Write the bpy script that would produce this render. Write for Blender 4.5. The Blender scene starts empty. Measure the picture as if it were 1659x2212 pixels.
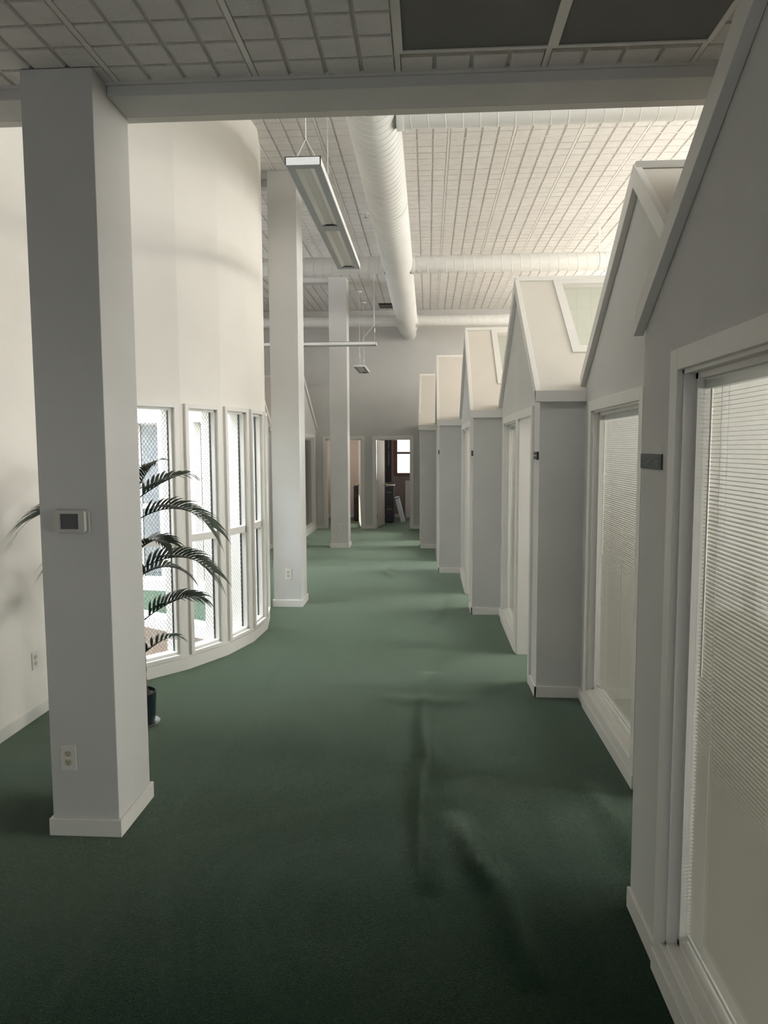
import bpy, bmesh, math, random
from mathutils import Vector, Matrix
R = math.radians
PI = math.pi
random.seed(7)
scene = bpy.context.scene
C = scene.collection

# ------------------------------------------------------------------ camera
EYE = 1.7552
pi_, ya_, ro_ = R(5.026), R(-3.460), R(-0.238)
fw = Vector((math.sin(ya_) * math.cos(pi_), math.cos(ya_) * math.cos(pi_), -math.sin(pi_)))
rt = Vector((math.cos(ya_), -math.sin(ya_), 0.0))
up = rt.cross(fw)
rr = rt * math.cos(ro_) + up * math.sin(ro_)
uu = -rt * math.sin(ro_) + up * math.cos(ro_)
cd = bpy.data.cameras.new('camera')
cam = bpy.data.objects.new('camera', cd)
C.objects.link(cam)
cam.matrix_world = Matrix(((rr.x, uu.x, -fw.x, 0), (rr.y, uu.y, -fw.y, 0), (rr.z, uu.z, -fw.z, EYE), (0, 0, 0, 1)))
cd.sensor_fit = 'VERTICAL'
cd.sensor_height = 36.0
cd.lens = 1563.24 / 2212 * 36.0
cd.clip_start = 0.02
scene.camera = cam

# ------------------------------------------------------------------ world, lights, exposure
scene.view_settings.view_transform = 'Standard'
scene.view_settings.look = 'None'
scene.view_settings.exposure = 0.0
scene.view_settings.gamma = 1.0
scene.view_settings.use_curve_mapping = False
world = bpy.data.worlds.new('sky')
scene.world = world
world.use_nodes = True
bg = world.node_tree.nodes['Background']
bg.inputs[0].default_value = (0.86, 0.92, 1.0, 1)
bg.inputs[1].default_value = 2.2
scene.cycles.max_bounces = 10
scene.cycles.diffuse_bounces = 6
scene.cycles.transparent_max_bounces = 24
scene.cycles.sample_clamp_indirect = 4.0
scene.cycles.use_denoising = True


def area(name, loc, rot, sx, sy, power, col=(1, 1, 1), spread=180):
    ld = bpy.data.lights.new(name, 'AREA')
    ld.shape = 'RECTANGLE'
    ld.size, ld.size_y = sx, sy
    ld.energy = power
    ld.color = col
    ld.spread = R(spread)
    o = bpy.data.objects.new(name, ld)
    C.objects.link(o)
    o.location = loc
    o.rotation_euler = rot
    return o


# daylight outside the clerestory band of the right outer wall (faces -X)
area('clerestory_daylight', (4.42, 10.0, 3.95), (0, R(90), 0), 1.2, 11.2, 270, (1.0, 0.925, 0.86))
area('clerestory_sky', (5.5, 9.8, 5.0), (0, R(58), 0), 1.8, 12.0, 600, (1.0, 0.91, 0.82))
# added fill for the bay ends, through an invented opening above the beam
area('front_fill_light', (0.8, 3.30, 4.08), (R(90), 0, 0), 6.0, 0.95, 20, (1.0, 0.95, 0.87))
# low sun reaching the left far room through its side window
sd = bpy.data.lights.new('sun', 'SUN')
sd.energy = 7.0
sd.color = (1.0, 0.95, 0.82)
sd.angle = R(0.6)
so_ = bpy.data.objects.new('sun', sd)
C.objects.link(so_)
so_.rotation_euler = Vector((-1.64, 0.95, 1.6)).to_track_quat('Z', 'Y').to_euler()
# added fill from behind the camera, through an invented opening
area('rear_fill_light', (-0.7, -7.3, 1.9), (R(90), 0, 0), 3.0, 2.4, 5, (1.0, 0.96, 0.90))
# daylight above the rotunda skylight (faces down)
area('skylight_daylight', (-3.75, 6.75, 6.1), (0, 0, 0), 3.6, 3.6, 2300, (0.88, 0.94, 1.0))
# daylight outside the office windows of the right outer wall
area('office_window_daylight', (4.42, 7.2, 1.5), (0, R(90), 0), 1.1, 16.6, 1300, (1.0, 0.98, 0.93))
# daylight outside the windows of the two far rooms
area('far_window_daylight', (-0.4, 18.75, 1.7), (R(-90), 0, 0), 0.8, 1.3, 80, (1.0, 0.94, 0.85))
area('far_left_window_daylight', (-3.55, 17.3, 1.7), (0, R(-90), 0), 1.3, 1.1, 34, (1.0, 0.90, 0.84))
area('left_window_daylight', (-7.35, 8.0, 2.4), (0, R(-90), 0), 1.6, 7.0, 250, (0.93, 0.96, 1.0))


# ------------------------------------------------------------------ materials
def mat(name, col, rough=0.6, metal=0.0, var=0.0, vscale=3.0, col2=None, bump=0.0, bscale=60.0, spec=0.5, bdist=0.004):
    m = bpy.data.materials.new(name)
    m.use_nodes = True
    nt = m.node_tree
    b = nt.nodes['Principled BSDF']
    b.inputs['Roughness'].default_value = rough
    b.inputs['Metallic'].default_value = metal
    b.inputs['Specular IOR Level'].default_value = spec
    b.inputs['Base Color'].default_value = (*col, 1)
    tc = nt.nodes.new('ShaderNodeTexCoord')
    if var or col2:
        n = nt.nodes.new('ShaderNodeTexNoise')
        n.inputs['Scale'].default_value = vscale
        n.inputs['Detail'].default_value = 4
        nt.links.new(tc.outputs['Object'], n.inputs['Vector'])
        r = nt.nodes.new('ShaderNodeValToRGB')
        r.color_ramp.elements[0].position = 0.35
        r.color_ramp.elements[1].position = 0.65
        c2 = col2 or tuple(min(1, c * (1 + var)) for c in col)
        c1 = col if col2 else tuple(c * (1 - var) for c in col)
        r.color_ramp.elements[0].color = (*c1, 1)
        r.color_ramp.elements[1].color = (*c2, 1)
        nt.links.new(n.outputs['Fac'], r.inputs[0])
        nt.links.new(r.outputs[0], b.inputs['Base Color'])
    if bump:
        n2 = nt.nodes.new('ShaderNodeTexNoise')
        n2.inputs['Scale'].default_value = bscale
        n2.inputs['Detail'].default_value = 3
        nt.links.new(tc.outputs['Object'], n2.inputs['Vector'])
        bp = nt.nodes.new('ShaderNodeBump')
        bp.inputs['Strength'].default_value = bump
        bp.inputs['Distance'].default_value = bdist
        nt.links.new(n2.outputs['Fac'], bp.inputs['Height'])
        nt.links.new(bp.outputs[0], b.inputs['Normal'])
    return m


M = {}
M['grey'] = mat('grey_wall_paint', (0.60, 0.595, 0.575), 0.7, var=0.02, bump=0.15, bscale=180, spec=0.25)
M['white'] = mat('warm_white_paint', (0.76, 0.73, 0.68), 0.65, var=0.015, bump=0.15, bscale=180, spec=0.3)
M['roof'] = mat('beige_roof_paint', (0.68, 0.64, 0.575), 0.65, var=0.015, bump=0.15, bscale=180, spec=0.3)
M['trim'] = mat('trim_paint', (0.76, 0.74, 0.70), 0.4, var=0.01, spec=0.4)
M['tile'] = mat('ceiling_tile', (0.73, 0.715, 0.695), 0.9, var=0.03, vscale=9, bump=0.9, bscale=55, spec=0.1, bdist=0.006)
M['groove'] = mat('ceiling_groove', (0.62, 0.60, 0.57), 0.9, var=0.02, spec=0.1)
M['duct'] = mat('painted_duct', (0.76, 0.76, 0.74), 0.42, var=0.015, spec=0.4)
M['fixture'] = mat('fixture_enamel', (0.78, 0.78, 0.76), 0.35, var=0.01)
M['fixgrey'] = mat('fixture_underside', (0.42, 0.44, 0.45), 0.45, var=0.01)
M['lens'] = mat('frosted_lens', (0.70, 0.69, 0.64), 0.35, var=0.01)
M['darklens'] = mat('perforated_grille', (0.15, 0.148, 0.138), 0.6, var=0.05, bump=0.5, bscale=400)
M['wire'] = mat('pale_cable', (0.7, 0.7, 0.68), 0.5, var=0.01)
M['slat'] = mat('blind_slat', (0.62, 0.60, 0.54), 0.4, var=0.01)
M['plastic'] = mat('white_plastic', (0.68, 0.67, 0.63), 0.4, var=0.01)
M['ivory'] = mat('ivory_plastic', (0.52, 0.48, 0.36), 0.4, var=0.01)
M['beige_plastic'] = mat('beige_plastic', (0.50, 0.49, 0.45), 0.45, var=0.01)
M['black'] = mat('black_plastic', (0.015, 0.015, 0.017), 0.4, var=0.05)
M['screen'] = mat('lcd_screen', (0.09, 0.10, 0.105), 0.25, var=0.02)
M['sign'] = mat('sign_plate', (0.04, 0.05, 0.046), 0.6, var=0.03)
M['letters'] = mat('sign_letters', (0.22, 0.25, 0.24), 0.5, var=0.01)
M['silver'] = mat('silver_plate', (0.33, 0.34, 0.33), 0.35, metal=0.4, var=0.02)
M['brass'] = mat('brass', (0.62, 0.52, 0.30), 0.25, metal=0.9, var=0.02)
M['steel'] = mat('hinge_steel', (0.30, 0.29, 0.27), 0.35, metal=0.8, var=0.02)
M['wood'] = mat('brown_window_wood', (0.16, 0.075, 0.045), 0.5, var=0.15, vscale=12)
M['darkwood'] = mat('dark_window_wood', (0.03, 0.027, 0.03), 0.5, var=0.1, vscale=12)
M['pink'] = mat('beige_pink_paint', (0.66, 0.57, 0.50), 0.7, var=0.02)
M['mauve'] = mat('mauve_paint', (0.30, 0.26, 0.25), 0.7, var=0.02)
M['cabinet'] = mat('charcoal_steel', (0.055, 0.055, 0.065), 0.45, var=0.03)
M['box'] = mat('glossy_white_board', (0.72, 0.74, 0.80), 0.3, var=0.01)
M['leaf'] = mat('palm_leaf', (0.018, 0.035, 0.024), 0.45, col2=(0.035, 0.055, 0.03), vscale=20)
M['stem'] = mat('palm_stem', (0.05, 0.04, 0.028), 0.7, var=0.3, vscale=60, bump=0.5, bscale=120)
M['pot'] = mat('dark_green_pot', (0.012, 0.022, 0.026), 0.35, var=0.08)
M['soil'] = mat('potting_soil', (0.045, 0.03, 0.02), 0.95, var=0.5, vscale=60, bump=1.0, bscale=90)
M['saucer'] = mat('clear_saucer', (0.35, 0.36, 0.35), 0.25, var=0.03)
M['peach'] = mat('lower_level_peach', (0.80, 0.50, 0.30), 0.7, col2=(0.85, 0.75, 0.70), vscale=0.7)
M['rose'] = mat('lower_level_rose', (0.80, 0.45, 0.42), 0.7, var=0.1, vscale=1.0)
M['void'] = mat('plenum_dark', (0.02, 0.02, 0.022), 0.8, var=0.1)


def carpet_mat():
    m = mat('green_carpet', (0.020, 0.075, 0.052), 0.95, spec=0.08)
    nt = m.node_tree
    b = nt.nodes['Principled BSDF']
    b.inputs['Sheen Weight'].default_value = 1.0
    b.inputs['Sheen Roughness'].default_value = 0.25
    b.inputs['Sheen Tint'].default_value = (0.80, 1.0, 0.80, 1)
    tc = nt.nodes.new('ShaderNodeTexCoord')
    n = nt.nodes.new('ShaderNodeTexNoise')
    n.inputs['Scale'].default_value = 0.8
    n.inputs['Detail'].default_value = 3
    r = nt.nodes.new('ShaderNodeValToRGB')
    e = r.color_ramp.elements
    e[0].position, e[1].position = 0.36, 0.68
    e[0].color = (0.003, 0.018, 0.010, 1)
    e[1].color = (0.008, 0.018, 0.007, 1)
    n2 = nt.nodes.new('ShaderNodeTexNoise')
    n2.inputs['Scale'].default_value = 420
    n2.inputs['Detail'].default_value = 2
    mx = nt.nodes.new('ShaderNodeMix')
    mx.data_type = 'RGBA'
    mx.blend_type = 'MULTIPLY'
    mx.inputs['Factor'].default_value = 0.7
    r2 = nt.nodes.new('ShaderNodeValToRGB')
    r2.color_ramp.elements[0].color = (0.55, 0.55, 0.55, 1)
    r2.color_ramp.elements[1].color = (1.35, 1.35, 1.35, 1)
    bp = nt.nodes.new('ShaderNodeBump')
    bp.inputs['Strength'].default_value = 0.6
    bp.inputs['Distance'].default_value = 0.004
    L = nt.links
    L.new(tc.outputs['Object'], n.inputs['Vector'])
    L.new(tc.outputs['Object'], n2.inputs['Vector'])
    L.new(n.outputs['Fac'], r.inputs[0])
    L.new(n2.outputs['Fac'], r2.inputs[0])
    L.new(r.outputs[0], mx.inputs[6])
    L.new(r2.outputs[0], mx.inputs[7])
    L.new(mx.outputs[2], b.inputs['Base Color'])
    L.new(n2.outputs['Fac'], bp.inputs['Height'])
    L.new(bp.outputs[0], b.inputs['Normal'])
    return m


M['carpet'] = carpet_mat()


def glass_mat(name, tint=(0.965, 0.975, 0.965), refl=1.0, wires=False):
    m = bpy.data.materials.new(name)
    m.use_nodes = True
    nt = m.node_tree
    nt.nodes.clear()
    L = nt.links
    out = nt.nodes.new('ShaderNodeOutputMaterial')
    tr = nt.nodes.new('ShaderNodeBsdfTransparent')
    tr.inputs[0].default_value = (*tint, 1)
    gl = nt.nodes.new('ShaderNodeBsdfGlossy')
    gl.inputs['Roughness'].default_value = 0.02
    lw = nt.nodes.new('ShaderNodeLayerWeight')
    lw.inputs[0].default_value = 0.5
    fr = nt.nodes.new('ShaderNodeMath')
    fr.operation = 'POWER'
    fr.inputs[1].default_value = 5.0
    L.new(lw.outputs['Facing'], fr.inputs[0])
    mu = nt.nodes.new('ShaderNodeMath')
    mu.operation = 'MULTIPLY_ADD'
    mu.inputs[1].default_value = 0.9 * refl
    mu.inputs[2].default_value = 0.04 * refl
    mu.use_clamp = True
    mx = nt.nodes.new('ShaderNodeMixShader')
    L.new(fr.outputs[0], mu.inputs[0])
    L.new(mu.outputs[0], mx.inputs[0])
    L.new(tr.outputs[0], mx.inputs[1])
    L.new(gl.outputs[0], mx.inputs[2])
    last = mx
    if wires:   # diamond safety wire cast in the glass
        uv = nt.nodes.new('ShaderNodeUVMap')
        sep = nt.nodes.new('ShaderNodeSeparateXYZ')
        L.new(uv.outputs[0], sep.inputs[0])
        facs = []
        for s in (1, -1):
            a = nt.nodes.new('ShaderNodeMath')
            a.operation = 'MULTIPLY_ADD'
            a.inputs[1].default_value = s * 0.75
            L.new(sep.outputs[1], a.inputs[0])
            L.new(sep.outputs[0], a.inputs[2])
            b = nt.nodes.new('ShaderNodeMath')
            b.operation = 'MULTIPLY'
            b.inputs[1].default_value = 1 / 0.030
            L.new(a.outputs[0], b.inputs[0])
            c = nt.nodes.new('ShaderNodeMath')
            c.operation = 'FRACT'
            L.new(b.outputs[0], c.inputs[0])
            d = nt.nodes.new('ShaderNodeMath')
            d.operation = 'LESS_THAN'
            d.inputs[1].default_value = 0.07
            L.new(c.outputs[0], d.inputs[0])
            facs.append(d)
        e = nt.nodes.new('ShaderNodeMath')
        e.operation = 'MAXIMUM'
        L.new(facs[0].outputs[0], e.inputs[0])
        L.new(facs[1].outputs[0], e.inputs[1])
        df = nt.nodes.new('ShaderNodeBsdfDiffuse')
        df.inputs[0].default_value = (0.30, 0.31, 0.34, 1)
        mw = nt.nodes.new('ShaderNodeMixShader')
        L.new(e.outputs[0], mw.inputs[0])
        L.new(mx.outputs[0], mw.inputs[1])
        L.new(df.outputs[0], mw.inputs[2])
        last = mw
    L.new(last.outputs[0], out.inputs[0])
    return m


M['glass'] = glass_mat('window_glass')
M['wireglass'] = glass_mat('wired_glass', (0.96, 0.98, 0.99), 0.8, True)
M['roofglass'] = glass_mat('roof_glass', (0.93, 0.96, 0.93), 1.6)


# ------------------------------------------------------------------ mesh helpers
class MB:
    """collects shapes into one mesh"""

    def __init__(self):
        self.v, self.f, self.m, self.uv = [], [], [], {}

    def poly(self, pts, mi=0):
        i = len(self.v)
        self.v += [tuple(p) for p in pts]
        self.f.append(tuple(range(i, i + len(pts))))
        self.m.append(mi)

    def box(self, x0, x1, y0, y1, z0, z1, mi=0, T=None):
        if x0 > x1: x0, x1 = x1, x0
        if y0 > y1: y0, y1 = y1, y0
        if z0 > z1: z0, z1 = z1, z0
        i = len(self.v)
        p = [(x, y, z) for z in (z0, z1) for y in (y0, y1) for x in (x0, x1)]
        if T: p = [tuple(T @ Vector(q)) for q in p]
        self.v += p
        for f in ((0, 2, 3, 1), (4, 5, 7, 6), (0, 1, 5, 4), (2, 6, 7, 3), (0, 4, 6, 2), (1, 3, 7, 5)):
            self.f.append(tuple(i + k for k in f))
            self.m.append(mi)
        return self

    def prism(self, poly, a, b, axis='z', mi=0):
        """poly: list of 2D points; extruded along axis from a to b"""
        def P(u, v, w):
            return {'z': (u, v, w), 'x': (w, u, v), 'y': (u, w, v)}[axis]
        i = len(self.v)
        n = len(poly)
        self.v += [P(u, v, a) for u, v in poly] + [P(u, v, b) for u, v in poly]
        self.f.append(tuple(i + k for k in reversed(range(n))))
        self.f.append(tuple(i + n + k for k in range(n)))
        self.m += [mi, mi]
        for k in range(n):
            self.f.append((i + k, i + (k + 1) % n, i + n + (k + 1) % n, i + n + k))
            self.m.append(mi)
        return self

    def slab(self, p, th, mi=0):
        """four corner points (quad), thickened along its normal by th (downwards)"""
        q = [Vector(a) for a in p]
        n = (q[1] - q[0]).cross(q[3] - q[0]).normalized()
        if n.z < 0: n = -n
        lo = [a - n * th for a in q]
        i = len(self.v)
        self.v += [tuple(a) for a in q + lo]
        for f in ((0, 1, 2, 3), (7, 6, 5, 4), (0, 4, 5, 1), (1, 5, 6, 2), (2, 6, 7, 3), (3, 7, 4, 0)):
            self.f.append(tuple(i + k for k in f))
            self.m.append(mi)
        return self

    def tube(self, pts, rad, n=8, mi=0, cap=True):
        pts = [Vector(p) for p in pts]
        rads = rad if isinstance(rad, (list, tuple)) else [rad] * len(pts)
        i = len(self.v)
        for k, p in enumerate(pts):
            d = (pts[min(k + 1, len(pts) - 1)] - pts[max(k - 1, 0)]).normalized()
            a = Vector((0, 0, 1)) if abs(d.z) < 0.9 else Vector((1, 0, 0))
            s = d.cross(a).normalized()
            t = d.cross(s).normalized()
            for j in range(n):
                an = 2 * PI * j / n
                self.v.append(tuple(p + (s * math.cos(an) + t * math.sin(an)) * rads[k]))
        for k in range(len(pts) - 1):
            for j in range(n):
                a0, a1 = i + k * n + j, i + k * n + (j + 1) % n
                self.f.append((a0, a1, a1 + n, a0 + n))
                self.m.append(mi)
        if cap:
            self.f.append(tuple(i + j for j in range(n)))
            self.f.append(tuple(i + (len(pts) - 1) * n + j for j in reversed(range(n))))
            self.m += [mi, mi]
        return self

    def lathe(self, prof, n=32, c=(0, 0, 0), mi=0):
        """prof: (r, z) pairs, revolved around z"""
        i = len(self.v)
        for r_, z_ in prof:
            for j in range(n):
                an = 2 * PI * j / n
                self.v.append((c[0] + r_ * math.cos(an), c[1] + r_ * math.sin(an), c[2] + z_))
        for k in range(len(prof) - 1):
            for j in range(n):
                a0, a1 = i + k * n + j, i + k * n + (j + 1) % n
                self.f.append((a0, a1, a1 + n, a0 + n))
                self.m.append(mi)
        return self

    def build(self, name, m, parent=None, smooth=False, bevel=0.0, sharp=40):
        me = bpy.data.meshes.new(name)
        me.from_pydata(self.v, [], self.f)
        ms = m if isinstance(m, (list, tuple)) else [m]
        for x in ms: me.materials.append(M[x])
        if len(ms) > 1:
            for p, k in zip(me.polygons, self.m): p.material_index = k
        bm = bmesh.new()
        bm.from_mesh(me)
        bmesh.ops.recalc_face_normals(bm, faces=bm.faces)
        bm.to_mesh(me)
        bm.free()
        if smooth:
            for p in me.polygons: p.use_smooth = True
            me.set_sharp_from_angle(angle=R(sharp))
        o = bpy.data.objects.new(name, me)
        C.objects.link(o)
        if parent: o.parent = parent
        if bevel:
            b = o.modifiers.new('bevel', 'BEVEL')
            b.width = bevel
            b.segments = 2
            b.limit_method = 'ANGLE'
        return o


def tag(o, label=None, cat=None, group=None, kind=None):
    if label: o['label'] = label
    if cat: o['category'] = cat
    if group: o['group'] = group
    if kind: o['kind'] = kind
    return o


def struct(o, label=None):
    o['kind'] = 'structure'
    if label: o['label'] = label
    return o


def empty(name, loc=(0, 0, 0), rz=0.0):
    o = bpy.data.objects.new(name, None)
    C.objects.link(o)
    o.location = loc
    o.rotation_euler = (0, 0, rz)
    o.empty_display_size = 0.1
    return o


# ------------------------------------------------------------------ dimensions
HN, HU = 3.34, 4.69           # low ceiling, high ceiling
YB0, YB1 = 3.22, 3.42         # soffit beam at the edge of the low ceiling
YFAR = 15.75
XR, XL = 4.2, -7.5            # outer walls
DC = Vector((-3.751, 6.746))  # rotunda centre
DR = 2.19
WT = 0.12

# ------------------------------------------------------------------ floor
RIDGES = [  # carpet buckles: (points, height, width)
    ([(0.01, 5.5), (-0.02, 4.5), (0.01, 3.95), (-0.02, 3.6), (-0.01, 3.0), (0.0, 2.8)], 0.034, 0.055),
    ([(0.13, 3.3), (0.165, 3.18), (0.21, 2.96), (0.29, 2.74), (0.31, 2.5), (0.34, 2.3)], 0.030, 0.055),
    ([(0.85, 3.65), (0.88, 3.3), (0.86, 3.0)], 0.024, 0.05),
    ([(0.18, 8.9), (0.21, 8.3), (0.16, 7.7), (0.05, 7.2)], 0.016, 0.06),
    ([(-0.55, 10.8), (-0.6, 10.2), (-0.5, 9.8)], 0.016, 0.06),
    ([(-0.35, 5.0), (0.0, 4.9), (0.4, 4.95)], 0.008, 0.09),
    ([(0.12, 6.9), (0.14, 6.3), (0.06, 5.7)], 0.012, 0.06),
]


def seg_dist(p, a, b):
    ax, ay = a
    bx, by = b
    dx, dy = bx - ax, by - ay
    t = max(0, min(1, ((p[0] - ax) * dx + (p[1] - ay) * dy) / (dx * dx + dy * dy)))
    return math.hypot(p[0] - ax - t * dx, p[1] - ay - t * dy), t


def carpet_z(x, y):
    z = 0.0
    for pts, h, w in RIDGES:
        if not (min(p[0] for p in pts) - 0.3 < x < max(p[0] for p in pts) + 0.3): continue
        if not (min(p[1] for p in pts) - 0.3 < y < max(p[1] for p in pts) + 0.3): continue
        best = 9
        tt = 0
        for k in range(len(pts) - 1):
            d, t = seg_dist((x, y), pts[k], pts[k + 1])
            if d < best: best, tt = d, (k + t) / (len(pts) - 1)
        z += h * math.exp(-(best / w) ** 2) * math.sin(PI * max(0.0, min(1, 0.1 + 0.8 * tt)))
    z += 0.004 * (math.sin(x * 2.3 + y * 0.9) * math.sin(y * 1.7 - x)) if (-1.2 < x < 0.6 and 1 < y < 14) else 0.0
    return z


def rng(a, b, s):
    n = max(1, round((b - a) / s))
    return [a + (b - a) * i / n for i in range(n + 1)]


def pit_hole(x, y):
    # the stair opening inside the rotunda: near half, bounded by a slanting edge
    if math.hypot(x - DC.x, y - DC.y) > DR - 0.30: return False
    return (y - 6.873) < -0.604 * (x + 2.198)


xs = rng(XL, -1.6, 0.1) + rng(-1.6, 1.1, 0.03)[1:] + rng(1.1, XR, 0.31)[1:]
ys = rng(-7, 1.6, 0.3) + rng(1.6, 12, 0.04)[1:] + rng(12, 18.6, 0.3)[1:]
fl = MB()
idx = {}
for j, y in enumerate(ys):
    for i, x in enumerate(xs):
        idx[i, j] = len(fl.v)
        fl.v.append((x, y, carpet_z(x, y) if -1.25 < x < 1.1 else 0.0))
for j in range(len(ys) - 1):
    for i in range(len(xs) - 1):
        cx, cy = (xs[i] + xs[i + 1]) / 2, (ys[j] + ys[j + 1]) / 2
        if pit_hole(cx, cy): continue
        fl.f.append((idx[i, j], idx[i + 1, j], idx[i + 1, j + 1], idx[i, j + 1]))
        fl.m.append(0)
floor = struct(fl.build('floor', 'carpet', smooth=True, sharp=80), 'dark green carpet with buckled ridges')

# curb along the stair opening + the level below
cb = MB()
e0, e1 = Vector((-2.02, 6.765)), Vector((-5.2, 8.686))
d = (e1 - e0).normalized()
n2 = Vector((-d.y, d.x))
n2 = n2 if n2.y > 0 else -n2
cb.prism([tuple(e0 - n2 * 0.03), tuple(e1 - n2 * 0.03), tuple(e1 + n2 * 0.14), tuple(e0 + n2 * 0.14)], -0.10, 0.022)
struct(cb.build('trim_1', 'trim'), 'white nosing along the edge of the stair opening')
pt = MB()
pt.box(-6.6, -1.2, 4.2, 4.3, -2.8, -0.12)
pt.box(-6.6, -6.5, 4.2, 10.2, -2.8, -0.12)
pt.box(-1.3, -1.2, 4.2, 10.2, -2.8, -0.12)
pt.box(-6.6, -1.2, 4.2, 10.2, -2.9, -2.8)
struct(pt.build('wall_lower', 'white'))
struct(MB().box(-6.6, -2.72, 10.1, 10.2, -2.8, -0.12).build('wall_lower_peach', 'peach'))
struct(MB().box(-2.72, -1.2, 10.1, 10.2, -2.8, -0.12).build('wall_lower_rose', 'rose'))


# ------------------------------------------------------------------ ceilings (raised scored tiles)
def ceiling(name, x0, x1, y0, y1, z, tee0, rough='tile', holes=(), drum=False):
    cell = 0.1524
    mb = MB()
    g = 0.008
    dp = 0.010
    i0 = math.floor((x0 - tee0) / cell)
    i1 = math.ceil((x1 - tee0) / cell)
    nj = math.ceil((y1 - y0) / cell)
    for i in range(i0, i1):
        for j in range(nj):
            ax, bx = max(x0, tee0 + i * cell), min(x1, tee0 + (i + 1) * cell)
            ay, by = y1 - (j + 1) * cell, y1 - j * cell
            ay = max(ay, y0)
            if bx - ax < 0.03 or by - ay < 0.03: continue
            cx, cy = (ax + bx) / 2, (ay + by) / 2
            if drum and math.hypot(cx - DC.x, cy - DC.y) < DR - 0.12: continue
            if any(h[0] < cx < h[1] and h[2] < cy < h[3] for h in holes): continue
            mb.poly([(ax, ay, z + dp), (bx, ay, z + dp), (bx, by, z + dp), (ax, by, z + dp)], 1)
            gl = g + (0.006 if i % 4 == 0 else 0)
            gr = g + (0.006 if (i + 1) % 4 == 0 else 0)
            t = 0.003
            p = [(ax + gl, ay + g), (bx - gr, ay + g), (bx - gr, by - g), (ax + gl, by - g)]
            q = [(ax + gl + t, ay + g + t), (bx - gr - t, ay + g + t), (bx - gr - t, by - g - t), (ax + gl + t, by - g - t)]
            k = len(mb.v)
            mb.v += [(a, b, z + dp) for a, b in p] + [(a, b, z) for a, b in q]
            for f in ((4, 5, 6, 7), (0, 1, 5, 4), (1, 2, 6, 5), (2, 3, 7, 6), (3, 0, 4, 7)):
                mb.f.append(tuple(k + c for c in f))
                mb.m.append(0)
    # suspension tees under the tile joints
    k = math.ceil((x0 - tee0) / (4 * cell))
    while tee0 + k * 4 * cell < x1:
        x = tee0 + k * 4 * cell
        if not drum or abs(x - DC.x) > DR - 0.1:
            mb.box(x - 0.011, x + 0.011, y0, y1, z + 0.001, z + 0.02, 2)
        k += 1
    # cross tees
    j = 4
    while y1 - j * cell > y0:
        y = y1 - j * cell
        for (a, b) in ((x0, x1),) if not drum or abs(y - DC.y) > DR else ((x0, DC.x - DR), (DC.x + DR - 0.05, x1)):
            if b > a and not any(h[2] < y < h[3] for h in holes):
                mb.box(a, b, y - 0.008, y + 0.008, z + 0.002, z + 0.02, 2)
        j += 4
    return mb.build(name, [rough, 'groove', 'trim'])


VH = (-1.02, -0.70, 14.98, 15.62)
struct(ceiling('ceiling', XL, XR, YB1, YFAR, HU, 0.197, holes=(VH,), drum=True), 'high ceiling of textured scored tiles')
LOWH = [(-0.115, 0.485, 1.83, 3.05), (0.497, 1.099, 1.83, 3.05)]
struct(ceiling('ceiling_low', -2.57, XR, -2.0, YB0 + 0.02, HN, -0.126, holes=[(-0.126, 1.10, 1.80, 3.07)]),
       'low dark ceiling of scored tiles over the foreground')
# solid deck over the ceilings
dk = MB()
dk.box(XL, XR, 8.95, YFAR + 3.0, HU + 0.06, HU + 0.12)
dk.box(XL, XR, YB1, 4.55, HU + 0.06, HU + 0.12)
dk.box(XL, DC.x - DR, 4.5, 9.0, HU + 0.06, HU + 0.12)
dk.box(DC.x + DR - 0.03, XR, 4.5, 9.0, HU + 0.06, HU + 0.12)
dk.box(-2.8, XR, -7.1, YB1, HN + 0.06, HN + 0.12)
struct(dk.build('roof_deck', 'groove'))
# soffit beam and the wall above it
sb = MB()
for a, b in ((-2.57, -1.708), (-1.397, XR)):
    sb.box(a, b, YB0, YB1, 3.285, HN + 0.06)
w = MB()
w.box(XL, -2.2, YB1, YB1 + 0.06, 3.285, HU + 0.06)
w.box(3.8, XR, YB1, YB1 + 0.06, 3.285, HU + 0.06)
w.box(-2.2, 3.8, YB1, YB1 + 0.06, 3.285, 3.62)
w.box(-2.2, 3.8, YB1, YB1 + 0.06, 4.55, HU + 0.06)
for xx in (-0.7, 0.8, 2.3):
    w.box(xx - 0.03, xx + 0.03, YB1, YB1 + 0.06, 3.62, 4.55)
struct(w.build('wall_header', 'white'))  # white to bounce light; opening and bars invented for the fill lamp
struct(MB().box(-2.2, 3.8, YB1 + 0.03, YB1 + 0.035, 3.62, 4.55).build('window_90', 'glass'))  # unseen pane added over the fill opening
struct(sb.build('ceiling_beam', 'grey', bevel=0.003), 'boxed soffit edging the low ceiling')
tr = MB()
tr.box(-1.397, XR, YB0 - 0.012, YB0, HN - 0.012, HN + 0.01)
tr.box(-2.57, -1.708, YB0 - 0.012, YB0, HN - 0.012, HN + 0.01)
struct(tr.build('trim_2', 'grey'))

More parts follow.
